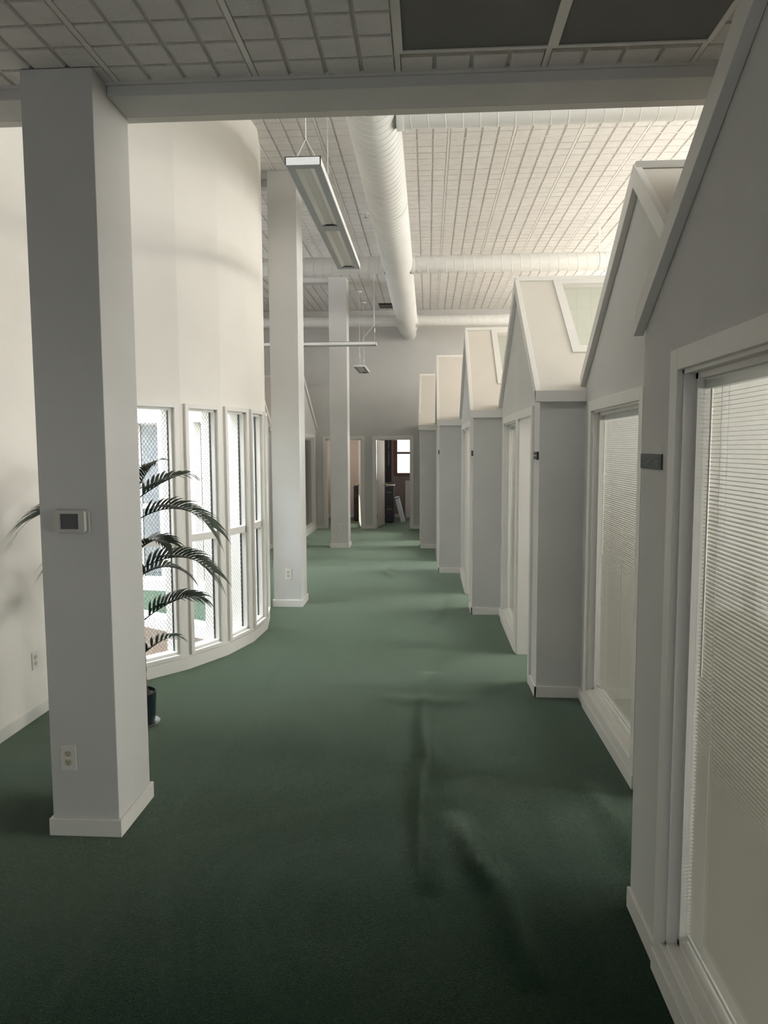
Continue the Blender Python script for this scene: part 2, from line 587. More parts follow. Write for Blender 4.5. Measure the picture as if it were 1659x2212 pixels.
# two dark square panels in the low ceiling
for k, (x0, x1, y0, y1) in enumerate(LOWH):
    r0 = empty('ceiling_grille', ((x0 + x1) / 2, (y0 + y1) / 2, HN))
    tag(r0, ('dark perforated panel left in the low ceiling, nearer the column' if k == 0 else
             'dark perforated panel right in the low ceiling, nearer the gabled wall'), 'ceiling panel', 'dark ceiling panels above the beam')
    w, h = (x1 - x0) / 2, (y1 - y0) / 2
    MB().box(-w + 0.01, w - 0.01, -h + 0.01, h - 0.01, -0.004, 0.02).build('perforated_sheet', 'darklens', r0)
    f = MB()
    f.box(-w - 0.006, -w + 0.014, -h, h, -0.010, 0.02)
    f.box(w - 0.014, w + 0.006, -h, h, -0.010, 0.02)
    f.box(-w, w, -h, -h + 0.014, -0.0096, 0.02)
    f.box(-w, w, h - 0.014, h, -0.0096, 0.02)
    f.build('frame', 'trim', r0)

# missing tile over the far end of the duct, dark plenum with a steel runner
v = empty('ceiling_vent', ((VH[0] + VH[1]) / 2, (VH[2] + VH[3]) / 2, HU))
tag(v, 'dark ceiling opening with slotted bars beside the far duct end', 'ceiling vent')
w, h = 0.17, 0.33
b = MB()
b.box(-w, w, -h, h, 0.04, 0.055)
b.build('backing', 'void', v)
for k, yy in enumerate((-0.10, 0.02, 0.13)):
    MB().box(-w, w, yy, yy + 0.02, -0.002, 0.012).build('bar', 'steel', v)

# ------------------------------------------------------------------ columns
COLX0, COLX1, CDEP = -1.707, -1.398, 0.364
columns = []
for k, (y, top, lab) in enumerate(((3.08, HN, 'nearest square column with thermostat, in front of the palm'),
                                   (7.87, HU, 'middle square column beside the curved window wall'),
                                   (12.65, HU, 'farthest square column in front of the far doors'))):
    r0 = empty('column', ((COLX0 + COLX1) / 2, y + CDEP / 2, 0))
    tag(r0, lab, 'column', 'square columns along the corridor')
    w = (COLX1 - COLX0) / 2
    MB().box(-w, w, -CDEP / 2, CDEP / 2, 0, top).build('shaft', 'grey', r0, bevel=0.003)
    bb = MB()
    t = 0.014
    h = 0.079
    bb.box(-w - t, w + t, -CDEP / 2 - t, -CDEP / 2, 0, h)
    bb.box(-w - t, w + t, CDEP / 2, CDEP / 2 + t, 0, h)
    bb.box(-w - t, -w, -CDEP / 2, CDEP / 2, 0, h)
    bb.box(w, w + t, -CDEP / 2, CDEP / 2, 0, h)
    bb.build('baseboard', 'trim', r0, bevel=0.002)
    columns.append(r0)
# shallow ceiling beams running left from the far columns
bm_ = MB()
bm_.box(-5.0, COLX0, 7.93, 8.17, HU - 0.10, HU + 0.02) if False else None
for y in (7.9, 12.72):
    bm_.box(-2.35 if y > 10 else -1.98, COLX0, y, y + 0.24, HU - 0.07, HU + 0.03)
struct(bm_.build('beam_stub', 'grey'))


# ------------------------------------------------------------------ wall openings, casings, blinds
def casing(mb, x, s, y0, y1, z0, z1, w=0.065, t=0.018, bottom=False):
    """flat casing boards around an opening on the plane X=x, s=+1 if the corridor is on the -X side"""
    a, b = (x - t * s, x + 0.004 * s)
    mb.box(a, b, y0 - w, y0, z0 - (w if bottom else 0), z1 + w)
    mb.box(a, b, y1, y1 + w, z0 - (w if bottom else 0), z1 + w)
    mb.box(a, b, y0, y1, z1, z1 + w)
    if bottom: mb.box(a, b, y0, y1, z0 - w, z0)


win_no = [0]


def wall_window(x, s, y0, y1, z0, z1, label):
    win_no[0] += 1
    r0 = struct(empty('window_%d' % win_no[0], (x, (y0 + y1) / 2, z0)), label)
    X = 0.0
    hw = (y1 - y0) / 2
    H = z1 - z0
    c = MB()
    casing(c, X, s, -hw, hw, 0.0, H)
    c.box(-0.018 * s, 0.004 * s, -hw - 0.065, hw + 0.065, -z0 + 0.004, 0)
    c.build('window_casing', 'trim', r0, bevel=0.002)
    f = MB()
    for a, b, d, e in ((-hw, -hw + 0.03, 0, H), (hw - 0.03, hw, 0, H), (-hw, hw, 0, 0.03), (-hw, hw, H - 0.03, H)):
        f.box(0.0, WT * s, a, b, d, e) if False else f.box(0.035 * s, 0.075 * s, a, b, d, e)
    # jamb lining
    f.box(0.0, WT * s, -hw, -hw + 0.012, 0, H)
    f.box(0.0, WT * s, hw - 0.012, hw, 0, H)
    f.box(0.0, WT * s, -hw, hw, 0, 0.012)
    f.box(0.0, WT * s, -hw, hw, H - 0.012, H)
    f.build('window_frame', 'trim', r0)
    MB().box(0.052 * s, 0.057 * s, -hw + 0.03, hw - 0.03, 0.03, H - 0.03).build('window_pane', 'glass', r0)
    return r0


def blind(x, s, y0, y1, z0, z1, label, group='venetian blinds behind the office windows', fine=True):
    """venetian blind just inside the glass; open at the top, nearly closed towards the floor"""
    r0 = empty('venetian_blind', (x + 0.070 * s, (y0 + y1) / 2, z0))
    tag(r0, label, 'window blind', group)
    hw = (y1 - y0) / 2
    H = z1 - z0
    MB().box(-0.0125, 0.0125, -hw, hw, H - 0.028, H).build('headrail', 'fixture', r0, bevel=0.001)
    pitch = 0.0125 if fine else 0.02
    width = pitch * 1.42
    tilt = R(4)
    sl = MB()
    zz = 0.03
    while zz < H - 0.035:
        cs = []
        for u in (-0.5, 0.0, 0.5):
            cr = 0.0012 * (1 - (2 * u) ** 2)
            cs.append((u * width * math.cos(tilt) * s, u * width * math.sin(tilt) + cr))
        for q in range(2):
            (a, b), (c_, d_) = cs[q], cs[q + 1]
            sl.poly([(a, -hw, zz + b), (a, hw, zz + b), (c_, hw, zz + d_), (c_, -hw, zz + d_)])
        zz += pitch
    sl.build('slats', 'slat', r0, smooth=True, sharp=60)
    MB().box(-0.010, 0.010, -hw, hw, 0.006, 0.02).build('bottom_rail', 'fixture', r0)
    nc = 3 if hw > 0.4 else 2
    for k in range(nc):
        yy = -hw + 0.12 + (2 * hw - 0.24) * k / (nc - 1)
        cc = MB()
        for xx in (-0.010, 0.010):
            cc.box(xx - 0.0006, xx + 0.0006, yy - 0.0008, yy + 0.0008, 0.01, H - 0.02)
        cc.build('ladder_cord', 'wire', r0)
    wd = MB()
    wd.tube([(-0.016 * s, hw - 0.06, H - 0.03), (-0.018 * s, hw - 0.055, H - 0.9)], 0.0035, 6)
    wd.build('tilt_wand', 'lens', r0)
    return r0


# ------------------------------------------------------------------ gabled office bays
ZE, ZP = 2.17, 3.17


def bay(side, x, y0, y1, xin, ops, facade_label, zfar=2.25, roofwin=False, xout=None):
    """side +1: offices right of the corridor. x: facade plane. xin: plane of the next facade towards the camera"""
    s = side
    xo = xout if xout is not None else (XR if s > 0 else XL)
    nm = 'wall_right' if s > 0 else 'wall_left'
    ym = (y0 + y1) / 2
    zt = 1.99
    w = MB()
    X1 = x + WT * s
    # solid pieces between openings
    yy = y0
    for (a, b, za, kind) in sorted(ops):
        w.box(x, X1, yy, a, 0, zt)
        if za > 0: w.box(x + 0.0, X1, a, b, 0, za)
        yy = b
    w.box(x, X1, yy, y1, 0, zt)
    zw0, zw1 = ZE - 0.04, zfar - 0.055
    w.prism([(y0, zt), (y1, zt), (y1, zw1), (ym, ZP - 0.05), (y0, zw0)], x, X1, 'x')
    # end wall facing the camera (and the partition behind it)
    w.box(X1, xo, y0, y0 + WT, 0, zw0 - 0.02)
    struct(w.build(nm, 'grey'), facade_label)
    # roof slopes
    rf = MB()
    xr0 = x - 0.03 * s
    e = 0.035

    def pn(y):  # height on the near slope
        return ZE + (ZP - ZE) * (y - y0) / (ym - y0)

    def q(xa, xb, ya, yb, mb=rf, lift=0.0, th=0.05):
        mb.slab([(xa, ya, pn(ya) + lift), (xb, ya, pn(ya) + lift), (xb, yb, pn(yb) + lift), (xa, yb, pn(yb) + lift)], th)
    if roofwin:
        wx0, wx1 = x + 0.345 * s, x + 1.6 * s
        wy0, wy1 = y0 + 0.40, ym - 0.09
        q(xr0, wx0, y0 - e, ym)
        q(wx1, xo, y0 - e, ym)
        q(wx0, wx1, y0 - e, wy0)
        q(wx0, wx1, wy1, ym)
    else:
        q(xr0, xo, y0 - e, ym)
    rf.slab([(xr0, ym, ZP), (xo, ym, ZP), (xo, y1, zfar - 0.015), (xr0, y1, zfar - 0.015)], 0.05)
    struct(rf.build('roof_slope', 'roof'), 'cream sloping roof over an office bay')
    if roofwin:
        win_no[0] += 1
        r0 = struct(empty('window_%d' % win_no[0], (0, 0, 0)), 'sloping roof window in a gabled office bay')
        c = MB()
        q(wx0 - 0.065 * s, wx0 + 0.0, wy0 - 0.07, wy1 + 0.06, c, 0.014, 0.06)
        q(wx0, wx1, wy0 - 0.07, wy0, c, 0.0136, 0.06)
        q(wx0, wx1, wy1, wy1 + 0.06, c, 0.0136, 0.06)
        q(wx1, wx1 + 0.065 * s, wy0 - 0.07, wy1 + 0.06, c, 0.014, 0.06)
        c.build('window_casing', 'trim', r0)
        g = MB()
        q(wx0, wx1, wy0, wy1, g, -0.02, 0.006)
        g.build('window_pane', 'roofglass', r0)
    # rake boards, eave fascia
    t = MB()
    rd = 0.105
    for (ya, za, yb, zb) in ((y0 - e, ZE - 0.03, ym, ZP), (y1 + 0.02, zfar - 0.02, ym, ZP)):
        t.prism([(ya, za + 0.004), (yb, zb + 0.012), (yb, zb - rd), (ya, za - rd * 0.72)], x - 0.036 * s, x - 0.001 * s, 'x')
    if xin is not None:
        t.box(x - 0.036 * s, xin, y0 - e - 0.004, y0 - 0.001, ZE - 0.105, ZE - 0.028)
    t.box(xr0, xo, ym - 0.035, ym + 0.035, ZP - 0.022, ZP + 0.014)
    struct(t.build('trim_' + str(bay.n), 'trim', bevel=0.002), 'rake boards and eave fascia of a gabled bay')
    # baseboards
    b = MB()
    bh, bt = 0.079, 0.014
    yy = y0 - bt
    for (a, c_, za, kind) in sorted(ops):
        b.box(x - bt * s, x, yy, a - 0.065, 0, bh)
        yy = c_ + 0.065
        if kind == 'w':
            b.box(x - 0.024 * s, x - 0.018 * s, a - 0.065, c_ + 0.065, 0, bh - 0.004)
    b.box(x - bt * s, x, yy, y1, 0, bh)
    if xin is not None:
        b.box(x - bt * s, xin, y0 - bt, y0, 0, bh)
    struct(b.build('baseboard_' + ('right' if s > 0 else 'left'), 'trim', bevel=0.002))
    bay.n += 1
    # openings
    for (a, c_, za, kind) in sorted(ops):
        if kind == 'w':
            wall_window(x, s, a, c_, za, zt, 'tall office window with white casing')
        else:
            dn = bay.d = getattr(bay, 'd', 2) + 1
            r0 = struct(empty('door_%d' % dn, (x, (a + c_) / 2, 0)), 'open white office doorway')
            cc = MB()
            hw = (c_ - a) / 2
            casing(cc, 0, s, -hw, hw, 0, zt)
            cc.build('door_casing', 'trim', r0, bevel=0.002)
            f = MB()
            f.box(-0.004 * s, (WT + 0.01) * s, -hw, -hw + 0.02, 0, zt)
            f.box(-0.004 * s, (WT + 0.01) * s, hw - 0.02, hw, 0, zt)
            f.box(-0.004 * s, (WT + 0.01) * s, -hw, hw, zt - 0.02, zt)
            f.build('door_jamb', 'trim', r0)


bay.n = 3
XF = {7: 1.071, 6: 0.778, 5: 1.071, 4: 0.765, 3: 0.472, 2: 0.163, 1: -0.125}
bay(1, XF[6], 0.05, 2.69, 1.071, [(0.85, 2.29, 0.135, 'w')], 'grey gabled wall nearest the camera on the right')
bay(1, XF[5], 2.69, 5.04, None, [(2.84, 3.58, 0, 'd'), (3.72, 4.80, 0.135, 'w')], 'grey gabled wall set back behind the name sign')
bay(1, XF[4], 5.04, 7.58, XF[5], [(5.36, 6.12, 0, 'd'), (6.25, 7.24, 0.135, 'w')], 'grey gabled wall with open door in the right row', roofwin=True)
bay(1, XF[3], 7.58, 10.13, XF[4], [(7.90, 8.66, 0, 'd'), (8.79, 9.78, 0.135, 'w')], 'grey gabled wall in the middle of the right row', roofwin=True)
bay(1, XF[2], 10.13, 12.65, XF[3], [(10.45, 11.2, 0, 'd'), (11.33, 12.3, 0.135, 'w')], 'grey gabled wall farther along the right row')
bay(1, XF[1], 12.65, YFAR, XF[2], [(13.0, 13.75, 0, 'd'), (13.9, 14.9, 0.135, 'w')], 'last grey gabled wall of the right row')
# end wall of the nearest bay (faces away) and the wall behind the camera side
w = MB()
w.box(XF[6] + WT, XR, 2.69 - WT, 2.69, 0, 2.2)
w.box(XF[7], XF[7] + WT, -7.0, 0.05, 0, HN)
struct(w.build('wall_right_return', 'grey'))
# mirrored bays on the left beyond the rotunda
bay(-1, -2.44, 12.55, YFAR, -2.74, [(14.0, 15.46, 0.135, 'w')], 'grey gabled wall at the far left beyond the columns')
bay(-1, -2.76, 10.1, 12.55, -3.06, [(10.4, 11.2, 0, 'd')], 'grey gabled wall hidden behind the rotunda')

# blinds
blind(XF[6], 1, 0.882, 2.258, 0.168, 1.957, 'wide white venetian blind in the nearest right window', None)
blind(XF[5], 1, 3.752, 4.768, 0.168, 1.957, 'white venetian blind in the window just beyond the name sign', None)
blind(XF[4], 1, 6.282, 7.208, 0.168, 1.957, 'white venetian blind beside the open doorway, third window from the camera', None, False)
blind(XF[3], 1, 8.822, 9.748, 0.168, 1.957, 'narrow-looking white venetian blind, fourth window from the camera', None, False)
blind(-2.44, -1, 14.032, 15.428, 0.168, 1.957, 'grey blind in the far left window beside the far wall', None, False)

# ------------------------------------------------------------------ outer shell
w = MB()
w.box(XL, -2.3, -7.1, -7.0, 0, HN + 0.1)
w.box(0.9, XR + 0.1, -7.1, -7.0, 0, HN + 0.1)
w.box(-2.3, 0.9, -7.1, -7.0, 3.15, HN + 0.1)
w.box(-2.3, 0.9, -7.1, -7.0, 0, 0.6)
for xx in (-1.25, -0.15):  # bars of the unseen opening added for the rear fill
    w.box(xx - 0.04, xx + 0.04, -7.1, -7.0, 0.6, 3.15)
struct(w.build('wall_behind', 'grey'))
w = MB()     # right outer wall: office windows below, clerestory above
w.box(XR, XR + 0.15, -7, -1.9, 0, 4)
w.box(XR, XR + 0.15, -2, 19, 0, 0.95)
w.box(XR, XR + 0.15, -2, 19, 2.05, 3.35)
w.box(XR, XR + 0.15, -2, 19, 4.55, HU + 0.1)
w.box(XR, XR + 0.15, -2, 3.5, 3.35, 4.55)
w.box(XR, XR + 0.15, 15.6, 19, 3.35, 4.55)
for k in range(14):
    yy = -1.9 + k * 1.35
    w.box(XR, XR + 0.15, yy, yy + 0.35, 0.95, 2.05)
for k in range(1, 9):
    yy = 3.5 + k * 1.35
    w.box(XR, XR + 0.15, yy, yy + 0.10, 3.35, 4.55)
struct(w.build('wall_right_outer', 'white'))
win_no[0] += 1
struct(MB().box(XR + 0.07, XR + 0.075, 3.5, 15.6, 3.35, 4.55).build('window_%d' % win_no[0], 'glass'))
w = MB()     # left outer wall with a window band
w.box(XL, XL + 0.1, YB1, 19, 0, 1.4)
w.box(XL, XL + 0.1, YB1, 19, 3.4, HU + 0.1)
w.box(XL, XL + 0.1, YB1, 4.4, 1.4, 3.4)
w.box(XL, XL + 0.1, 11.6, 19, 1.4, 3.4)
w.box(XL, -2.69, YB1, YB1 + 0.1, 0, HU)
struct(w.build('wall_left_outer', 'white'))
# wall left of the nearest column, running back to the rotunda
w = MB()
w.box(-2.69, -2.57, -7, 5.1, 0, HU)
struct(w.build('wall_left_near', 'white'), 'pale wall at the left edge with the palm shadow')
b = MB()
b.box(-2.57, -2.556, -2, 5.05, 0, 0.079)
struct(b.build('baseboard_left_near', 'trim', bevel=0.002))

# far wall with two doorways
D1 = (-2.215, -1.439)
D2 = (-1.132, -0.369)
DT = 1.955
w = MB()
w.box(XL, D1[0], YFAR, YFAR + WT, 0, DT)
w.box(D1[1], D2[0], YFAR, YFAR + WT, 0, DT)
w.box(D2[1], XR, YFAR, YFAR + WT, 0, DT)
w.box(XL, XR, YFAR, YFAR + WT, DT, HU + 0.05)
struct(w.build('wall_back', 'grey'), 'tall grey far wall above two doorways')
b = MB()
for a, c_ in ((-2.44, D1[0] - 0.068), (D1[1] + 0.068, D2[0] - 0.068), (D2[1] + 0.068, -0.125)):
    b.box(a, c_, YFAR - 0.014, YFAR, 0, 0.079)
struct(b.build('baseboard_back', 'trim'))


def far_door(n, a, c_, hinge, ang, label):
    r0 = struct(empty('door_%d' % n, ((a + c_) / 2, YFAR, 0)), label)
    hw = (c_ - a) / 2
    cc = MB()
    t, wd = 0.018, 0.068
    cc.box(-hw - wd, -hw, -t, 0.003, 0, DT + wd)
    cc.box(hw, hw + wd, -t, 0.003, 0, DT + wd)
    cc.box(-hw, hw, -t, 0.003, DT, DT + wd)
    cc.build('door_casing', 'trim', r0, bevel=0.002)
    f = MB()
    f.box(-hw, -hw + 0.018, -0.004, WT + 0.01, 0, DT)
    f.box(hw - 0.018, hw, -0.004, WT + 0.01, 0, DT)
    f.box(-hw, hw, -0.004, WT + 0.01, DT - 0.018, DT)
    f.build('door_jamb', 'trim', r0)
    # the leaf, swung into the room behind
    lw = 2 * hw - 0.04
    if hinge == 'l':
        T = Matrix.Translation((-hw + 0.02, WT + 0.012, 0)) @ Matrix.Rotation(R(ang), 4, 'Z')
        sg = 1
    else:
        T = Matrix.Translation((hw - 0.02, WT + 0.012, 0)) @ Matrix.Rotation(R(-ang), 4, 'Z')
        sg = -1
    leaf = MB().box(0, sg * lw, 0, 0.036, 0.012, DT - 0.022, T=T).build('door_leaf', 'white', r0)
    kb = MB()
    for side in (-1, 1):
        p0 = T @ Vector((sg * (lw - 0.065), 0.018, 0.93))
        dv = (T.to_3x3() @ Vector((0, side, 0)))
        kb.tube([p0 + dv * 0.018, p0 + dv * 0.022, p0 + dv * 0.045, p0 + dv * 0.052, p0 + dv * 0.066, p0 + dv * 0.076],
                [0.028, 0.010, 0.010, 0.024, 0.026, 0.010], 14)
    kb.build('door_knob', 'brass', leaf, smooth=True)
    for zz in (0.25, 1.02, 1.72):
        hb = MB()
        x = (-hw + 0.018) if hinge == 'l' else (hw - 0.018)
        hb.box(x, x + (0.003 if hinge == 'l' else -0.003), 0.06, WT + 0.006, zz - 0.055, zz + 0.055)
        hb.tube([(x, WT + 0.012, zz - 0.055), (x, WT + 0.012, zz + 0.055)], 0.008, 8)
        hb.build('hinge', 'steel', leaf)


far_door(1, D1[0], D1[1], 'r', 80, 'left far doorway, door swung open against the right jamb')
far_door(2, D2[0], D2[1], 'l', 80, 'right far doorway, door swung open to the left')

# far rooms
YB = 18.4
w = MB()
w.box(-3.3, -3.2, YFAR + WT, 16.8, 0, 2.6)
w.box(-3.3, -3.2, 17.8, YB, 0, 2.6)
w.box(-3.3, -3.2, 16.8, 17.8, 0, 1.09)
w.box(-3.3, -3.2, 16.8, 17.8, 2.4, 2.6)
w.box(-3.3, -1.2, YB, YB + 0.1, 0, 2.6)
w.box(-1.30, -1.25, YFAR + WT, YB, 0, 2.6)
w.box(-3.3, -1.2, YFAR + WT, YB + 0.1, 2.6, 2.7)
struct(w.build('wall_far_left_room', 'pink'))
w = MB()
w.box(-1.25, -1.22, YFAR + WT, YB, 0, 2.6)
w.box(-1.22, -0.82, YB, YB + 0.1, 0, 2.6)
w.box(-0.82, -0.1, YB, YB + 0.1, 0, 1.09)
w.box(-0.1, 0.7, YB, YB + 0.1, 0, 2.6)
w.box(-0.82, -0.1, YB, YB + 0.1, 2.4, 2.6)
w.box(0.6, 0.7, YFAR + WT, YB, 0, 2.6)
w.box(-1.25, 0.7, YFAR + WT, YB + 0.1, 2.6, 2.7)
struct(w.build('wall_far_right_room', 'mauve'))
b = MB()
b.box(-3.2, -1.3, YB - 0.014, YB, 0, 0.085)
b.box(-1.22, -0.62, YB - 0.014, YB, 0, 0.085)
struct(b.build('baseboard_far', 'trim'))
for k, (a, c_) in enumerate(((-0.82, -0.10), (-0.5, 0.5))):
    win_no[0] += 1
    r0 = struct(empty('window_%d' % win_no[0], ((a + c_) / 2, YB, 1.09)), 'brown wooden sash window in the far room' if k == 0 else 'brown wooden sash window hidden in the left far room')
    hw = (c_ - a) / 2
    H = 2.4 - 1.09
    f = MB()
    f.box(-hw - 0.04, -hw + 0.055, -0.02, 0.07, -0.03, H)
    f.box(hw - 0.055, hw + 0.04, -0.02, 0.07, -0.03, H)
    f.box(-hw, hw, -0.03, 0.07, -0.035, 0.045)
    f.box(-hw, hw, 0.0, 0.05, 0.52, 0.575)
    f.box(-hw, hw, -0.02, 0.07, H - 0.05, H + 0.04)
    f.build('window_frame', 'wood', r0)
    MB().box(-hw + 0.05, hw - 0.05, 0.03, 0.035, 0.03, H).build('window_pane', 'glass', r0)
    if k == 1:
        r0.location = (-3.2, 17.3, 1.09)
        r0.rotation_euler = (0, 0, R(90))
# dark-framed side light left of the far window
win_no[0] += 1
r0 = struct(empty('window_%d' % win_no[0], (-0.99, YB - 0.03, 0.90)), 'narrow dark-framed window with bright slit in the far room')
f = MB()
f.box(-0.075, -0.020, 0, 0.03, 0, 1.6)
f.box(0.022, 0.07, 0, 0.03, 0, 1.6)
f.box(-0.02, 0.022, 0, 0.03, 0, 0.42)
f.box(-0.02, 0.022, 0, 0.03, 0.80, 0.84)
f.build('window_frame', 'darkwood', r0)

# things in the far rooms
def cabinet(x, y, w, dpt, h, label):
    r0 = empty('filing_cabinet', (x, y, 0))
    tag(r0, label, 'filing cabinet')
    MB().box(-w / 2, w / 2, 0, dpt, 0.03, h).build('body', 'cabinet', r0, bevel=0.004)
    MB().box(-w / 2 + 0.015, w / 2 - 0.015, 0.015, dpt - 0.015, 0, 0.03).build('plinth', 'black', r0)
    for k in range(2):
        z0 = 0.05 + k * (h - 0.07) / 2
        d_ = MB().box(-w / 2 + 0.008, w / 2 - 0.008, -0.018, 0, z0, z0 + (h - 0.09) / 2).build('drawer', 'cabinet', r0, bevel=0.003)
        MB().box(-0.05, 0.05, -0.03, -0.018, z0 + 0.27, z0 + 0.285).build('drawer_handle', 'steel', d_)
    return r0


cabinet(-1.60, 17.35, 0.36, 0.5, 0.855, 'charcoal two-drawer cabinet standing behind the left far doorway')
cabinet(-0.90, 16.98, 0.20, 0.6, 0.86, 'dark narrow cabinet behind the right far door, trays on top')
for k, (dx, zz) in enumerate(((0.0, 0.862), (0.03, 0.885))):
    t = MB()
    t.box(-0.10, 0.10, -0.14, 0.14, 0, 0.006)
    t.box(-0.10, -0.096, -0.14, 0.14, 0, 0.02)
    t.box(0.096, 0.10, -0.14, 0.14, 0, 0.02)
    o = t.build('paper_tray', 'silver')
    o.location = (-0.90 + dx, 17.15, zz)
    tag(o, ('silvery paper tray lying flat on the dark far cabinet' if k == 0 else 'topmost silvery paper tray on the dark far cabinet'), 'tray', 'paper trays on the cabinet')
# leaning white board
lb = empty('folded_board', (-0.575, 16.95, 0.0))
tag(lb, 'white flat box leaning against the dark cabinet in the far room', 'board')
T = Matrix.Rotation(R(-14), 4, 'Y')
MB().box(-0.045, 0.045, 0, 0.42, 0.012, 0.60, T=T).build('panel', 'box', lb, bevel=0.004)
MB().box(-0.055, 0.052, -0.01, 0.43, 0.60, 0.618, T=T).build('end_cap', 'darkwood', lb)
lb.location.z = 0.0
# white radiator-like panel under the window
pn_ = empty('wall_heater', (-0.40, YB - 0.09, 0.03))
tag(pn_, 'tall white panel leaning flat on the wall under the far window', 'panel')
MB().box(-0.165, 0.165, 0, 0.05, -0.03, 0.91).build('panel', 'trim', pn_, bevel=0.004)
f = MB()
f.box(-0.165, -0.135, -0.012, 0, -0.03, 0.91)
f.box(0.135, 0.165, -0.012, 0, -0.03, 0.91)
f.box(-0.135, 0.135, -0.012, 0, 0.88, 0.91)
f.build('frame', 'trim', pn_)

# ------------------------------------------------------------------ rotunda
NF = 30
A0 = R(-20.8)
DA = R(360 / NF)
RO = DR - 0.010            # apothem handled through vertices on the circle
RI = DR - 0.17
TOPZ = 5.9
WZ0, WZ1 = 0.135, 2.075


def pol(r_, a):
    return (DC.x + r_ * math.cos(a), DC.y + r_ * math.sin(a))


dm = MB()
db = MB()
dc = R(4.25)   # half-angle of the opening


def on_chord(a0, a1, am, r0):
    """point on the chord between a0 and a1 (radius r0) at polar angle am"""
    p, q = Vector(pol(r0, a0)), Vector(pol(r0, a1))
    m = (a0 + a1) / 2
    ap = r0 * math.cos((a1 - a0) / 2)
    rad = ap / math.cos(am - m)
    return pol(rad, am)


for k in range(NF):
    a, b = A0 + k * DA, A0 + (k + 1) * DA
    m = (a + b) / 2
    l, h = m - dc, m + dc
    md = math.degrees(m) % 360
    haswin = True

    def ring(u, v, z0, z1, mb=dm, r0=RO, r1=RI):
        mb.prism([on_chord(a, b, u, r0), on_chord(a, b, v, r0), on_chord(a, b, v, r1), on_chord(a, b, u, r1)], z0, z1)
    ring(a, b, -0.12, WZ0)
    ring(a, b, WZ1, TOPZ)
    ring(a, l, WZ0, WZ1)
    ring(h, b, WZ0, WZ1)
    db.prism([on_chord(a, b, a, RO + 0.014), on_chord(a, b, b, RO + 0.014), on_chord(a, b, b, RO), on_chord(a, b, a, RO)], 0, 0.095)
struct(dm.build('wall_rotunda', 'white'), 'faceted white rotunda wall rising to the ceiling')
struct(db.build('baseboard_rotunda', 'trim'))

# one window, then copies placed round the ring
halfw = RO * math.cos(DA / 2) * math.tan(dc)
HW = WZ1 - WZ0
CW = 0.036
wc = MB()   # local: x tangential, y outward (corridor side at y=0), z up
for a, b, d_, e in ((-halfw - CW, -halfw, -CW * 0.6, HW + CW), (halfw, halfw + CW, -CW * 0.6, HW + CW), (-halfw, halfw, HW, HW + CW), (-halfw, halfw, -CW * 0.6, 0)):
    wc.box(a, b, -0.002, 0.022, d_, e)
wf = MB()
RAIL = 1.045 - WZ0
for a, b, d_, e in ((-halfw, -halfw + 0.018, 0, HW), (halfw - 0.018, halfw, 0, HW), (-halfw, halfw, 0, 0.022), (-halfw, halfw, HW - 0.018, HW),
                    (-halfw, halfw, RAIL - 0.03, RAIL + 0.03)):
    wf.box(a, b, -0.06, -0.005, d_, e)
wg = MB()   # dark glazing gasket at the sides
for x in (-halfw + 0.020, halfw - 0.020):
    wg.box(x - 0.003, x + 0.003, -0.058, -0.045, 0.02, HW - 0.02)
wp = MB()
wp.box(-halfw + 0.016, halfw - 0.016, -0.052, -0.048, 0.02, HW - 0.015)
proto = None
for k in range(NF):
    m = A0 + (k + 0.5) * DA
    ap = RO * math.cos(DA / 2)
    win_no[0] += 1
    loc = (DC.x + ap * math.cos(m), DC.y + ap * math.sin(m), WZ0)
    name = 'window_%d' % win_no[0]
    if proto is None:
        root = empty(name)
        ca = wc.build('window_casing', 'trim', root, bevel=0.002)
        fr_ = wf.build('window_frame', 'trim', root)
        ga = wg.build('gasket', 'black', fr_)
        pa = wp.build('window_pane', 'wireglass', fr_)
        uvl = pa.data.uv_layers.new(name='uv')
        for poly in pa.data.polygons:
            for li in poly.loop_indices:
                co = pa.data.vertices[pa.data.loops[li].vertex_index].co
                uvl.data[li].uv = (co.x, co.z)
        proto = (root, ca, fr_, ga, pa)
    else:
        root = bpy.data.objects.new(name, None)
        C.objects.link(root)
        ca = proto[1].copy()
        fr_ = proto[2].copy()
        ga = proto[3].copy()
        pa = proto[4].copy()
        for o in (ca, fr_, ga, pa): C.objects.link(o)
        ca.parent = root
        fr_.parent = root
        ga.parent = fr_
        pa.parent = fr_
    root.location = loc
    root.rotation_euler = (0, 0, m - PI / 2)
    struct(root, 'narrow wired-glass window in the curved wall')

# small dark plate on the lower wall seen through the first window
o = MB().box(-0.06, 0.06, -0.012, 0, -0.05, 0.05).build('wall_plate', 'black', bevel=0.003)
o.location = (-3.62, 10.098, -0.86)
tag(o, 'small dark plate on the peach lower wall seen through the windows', 'wall plate')


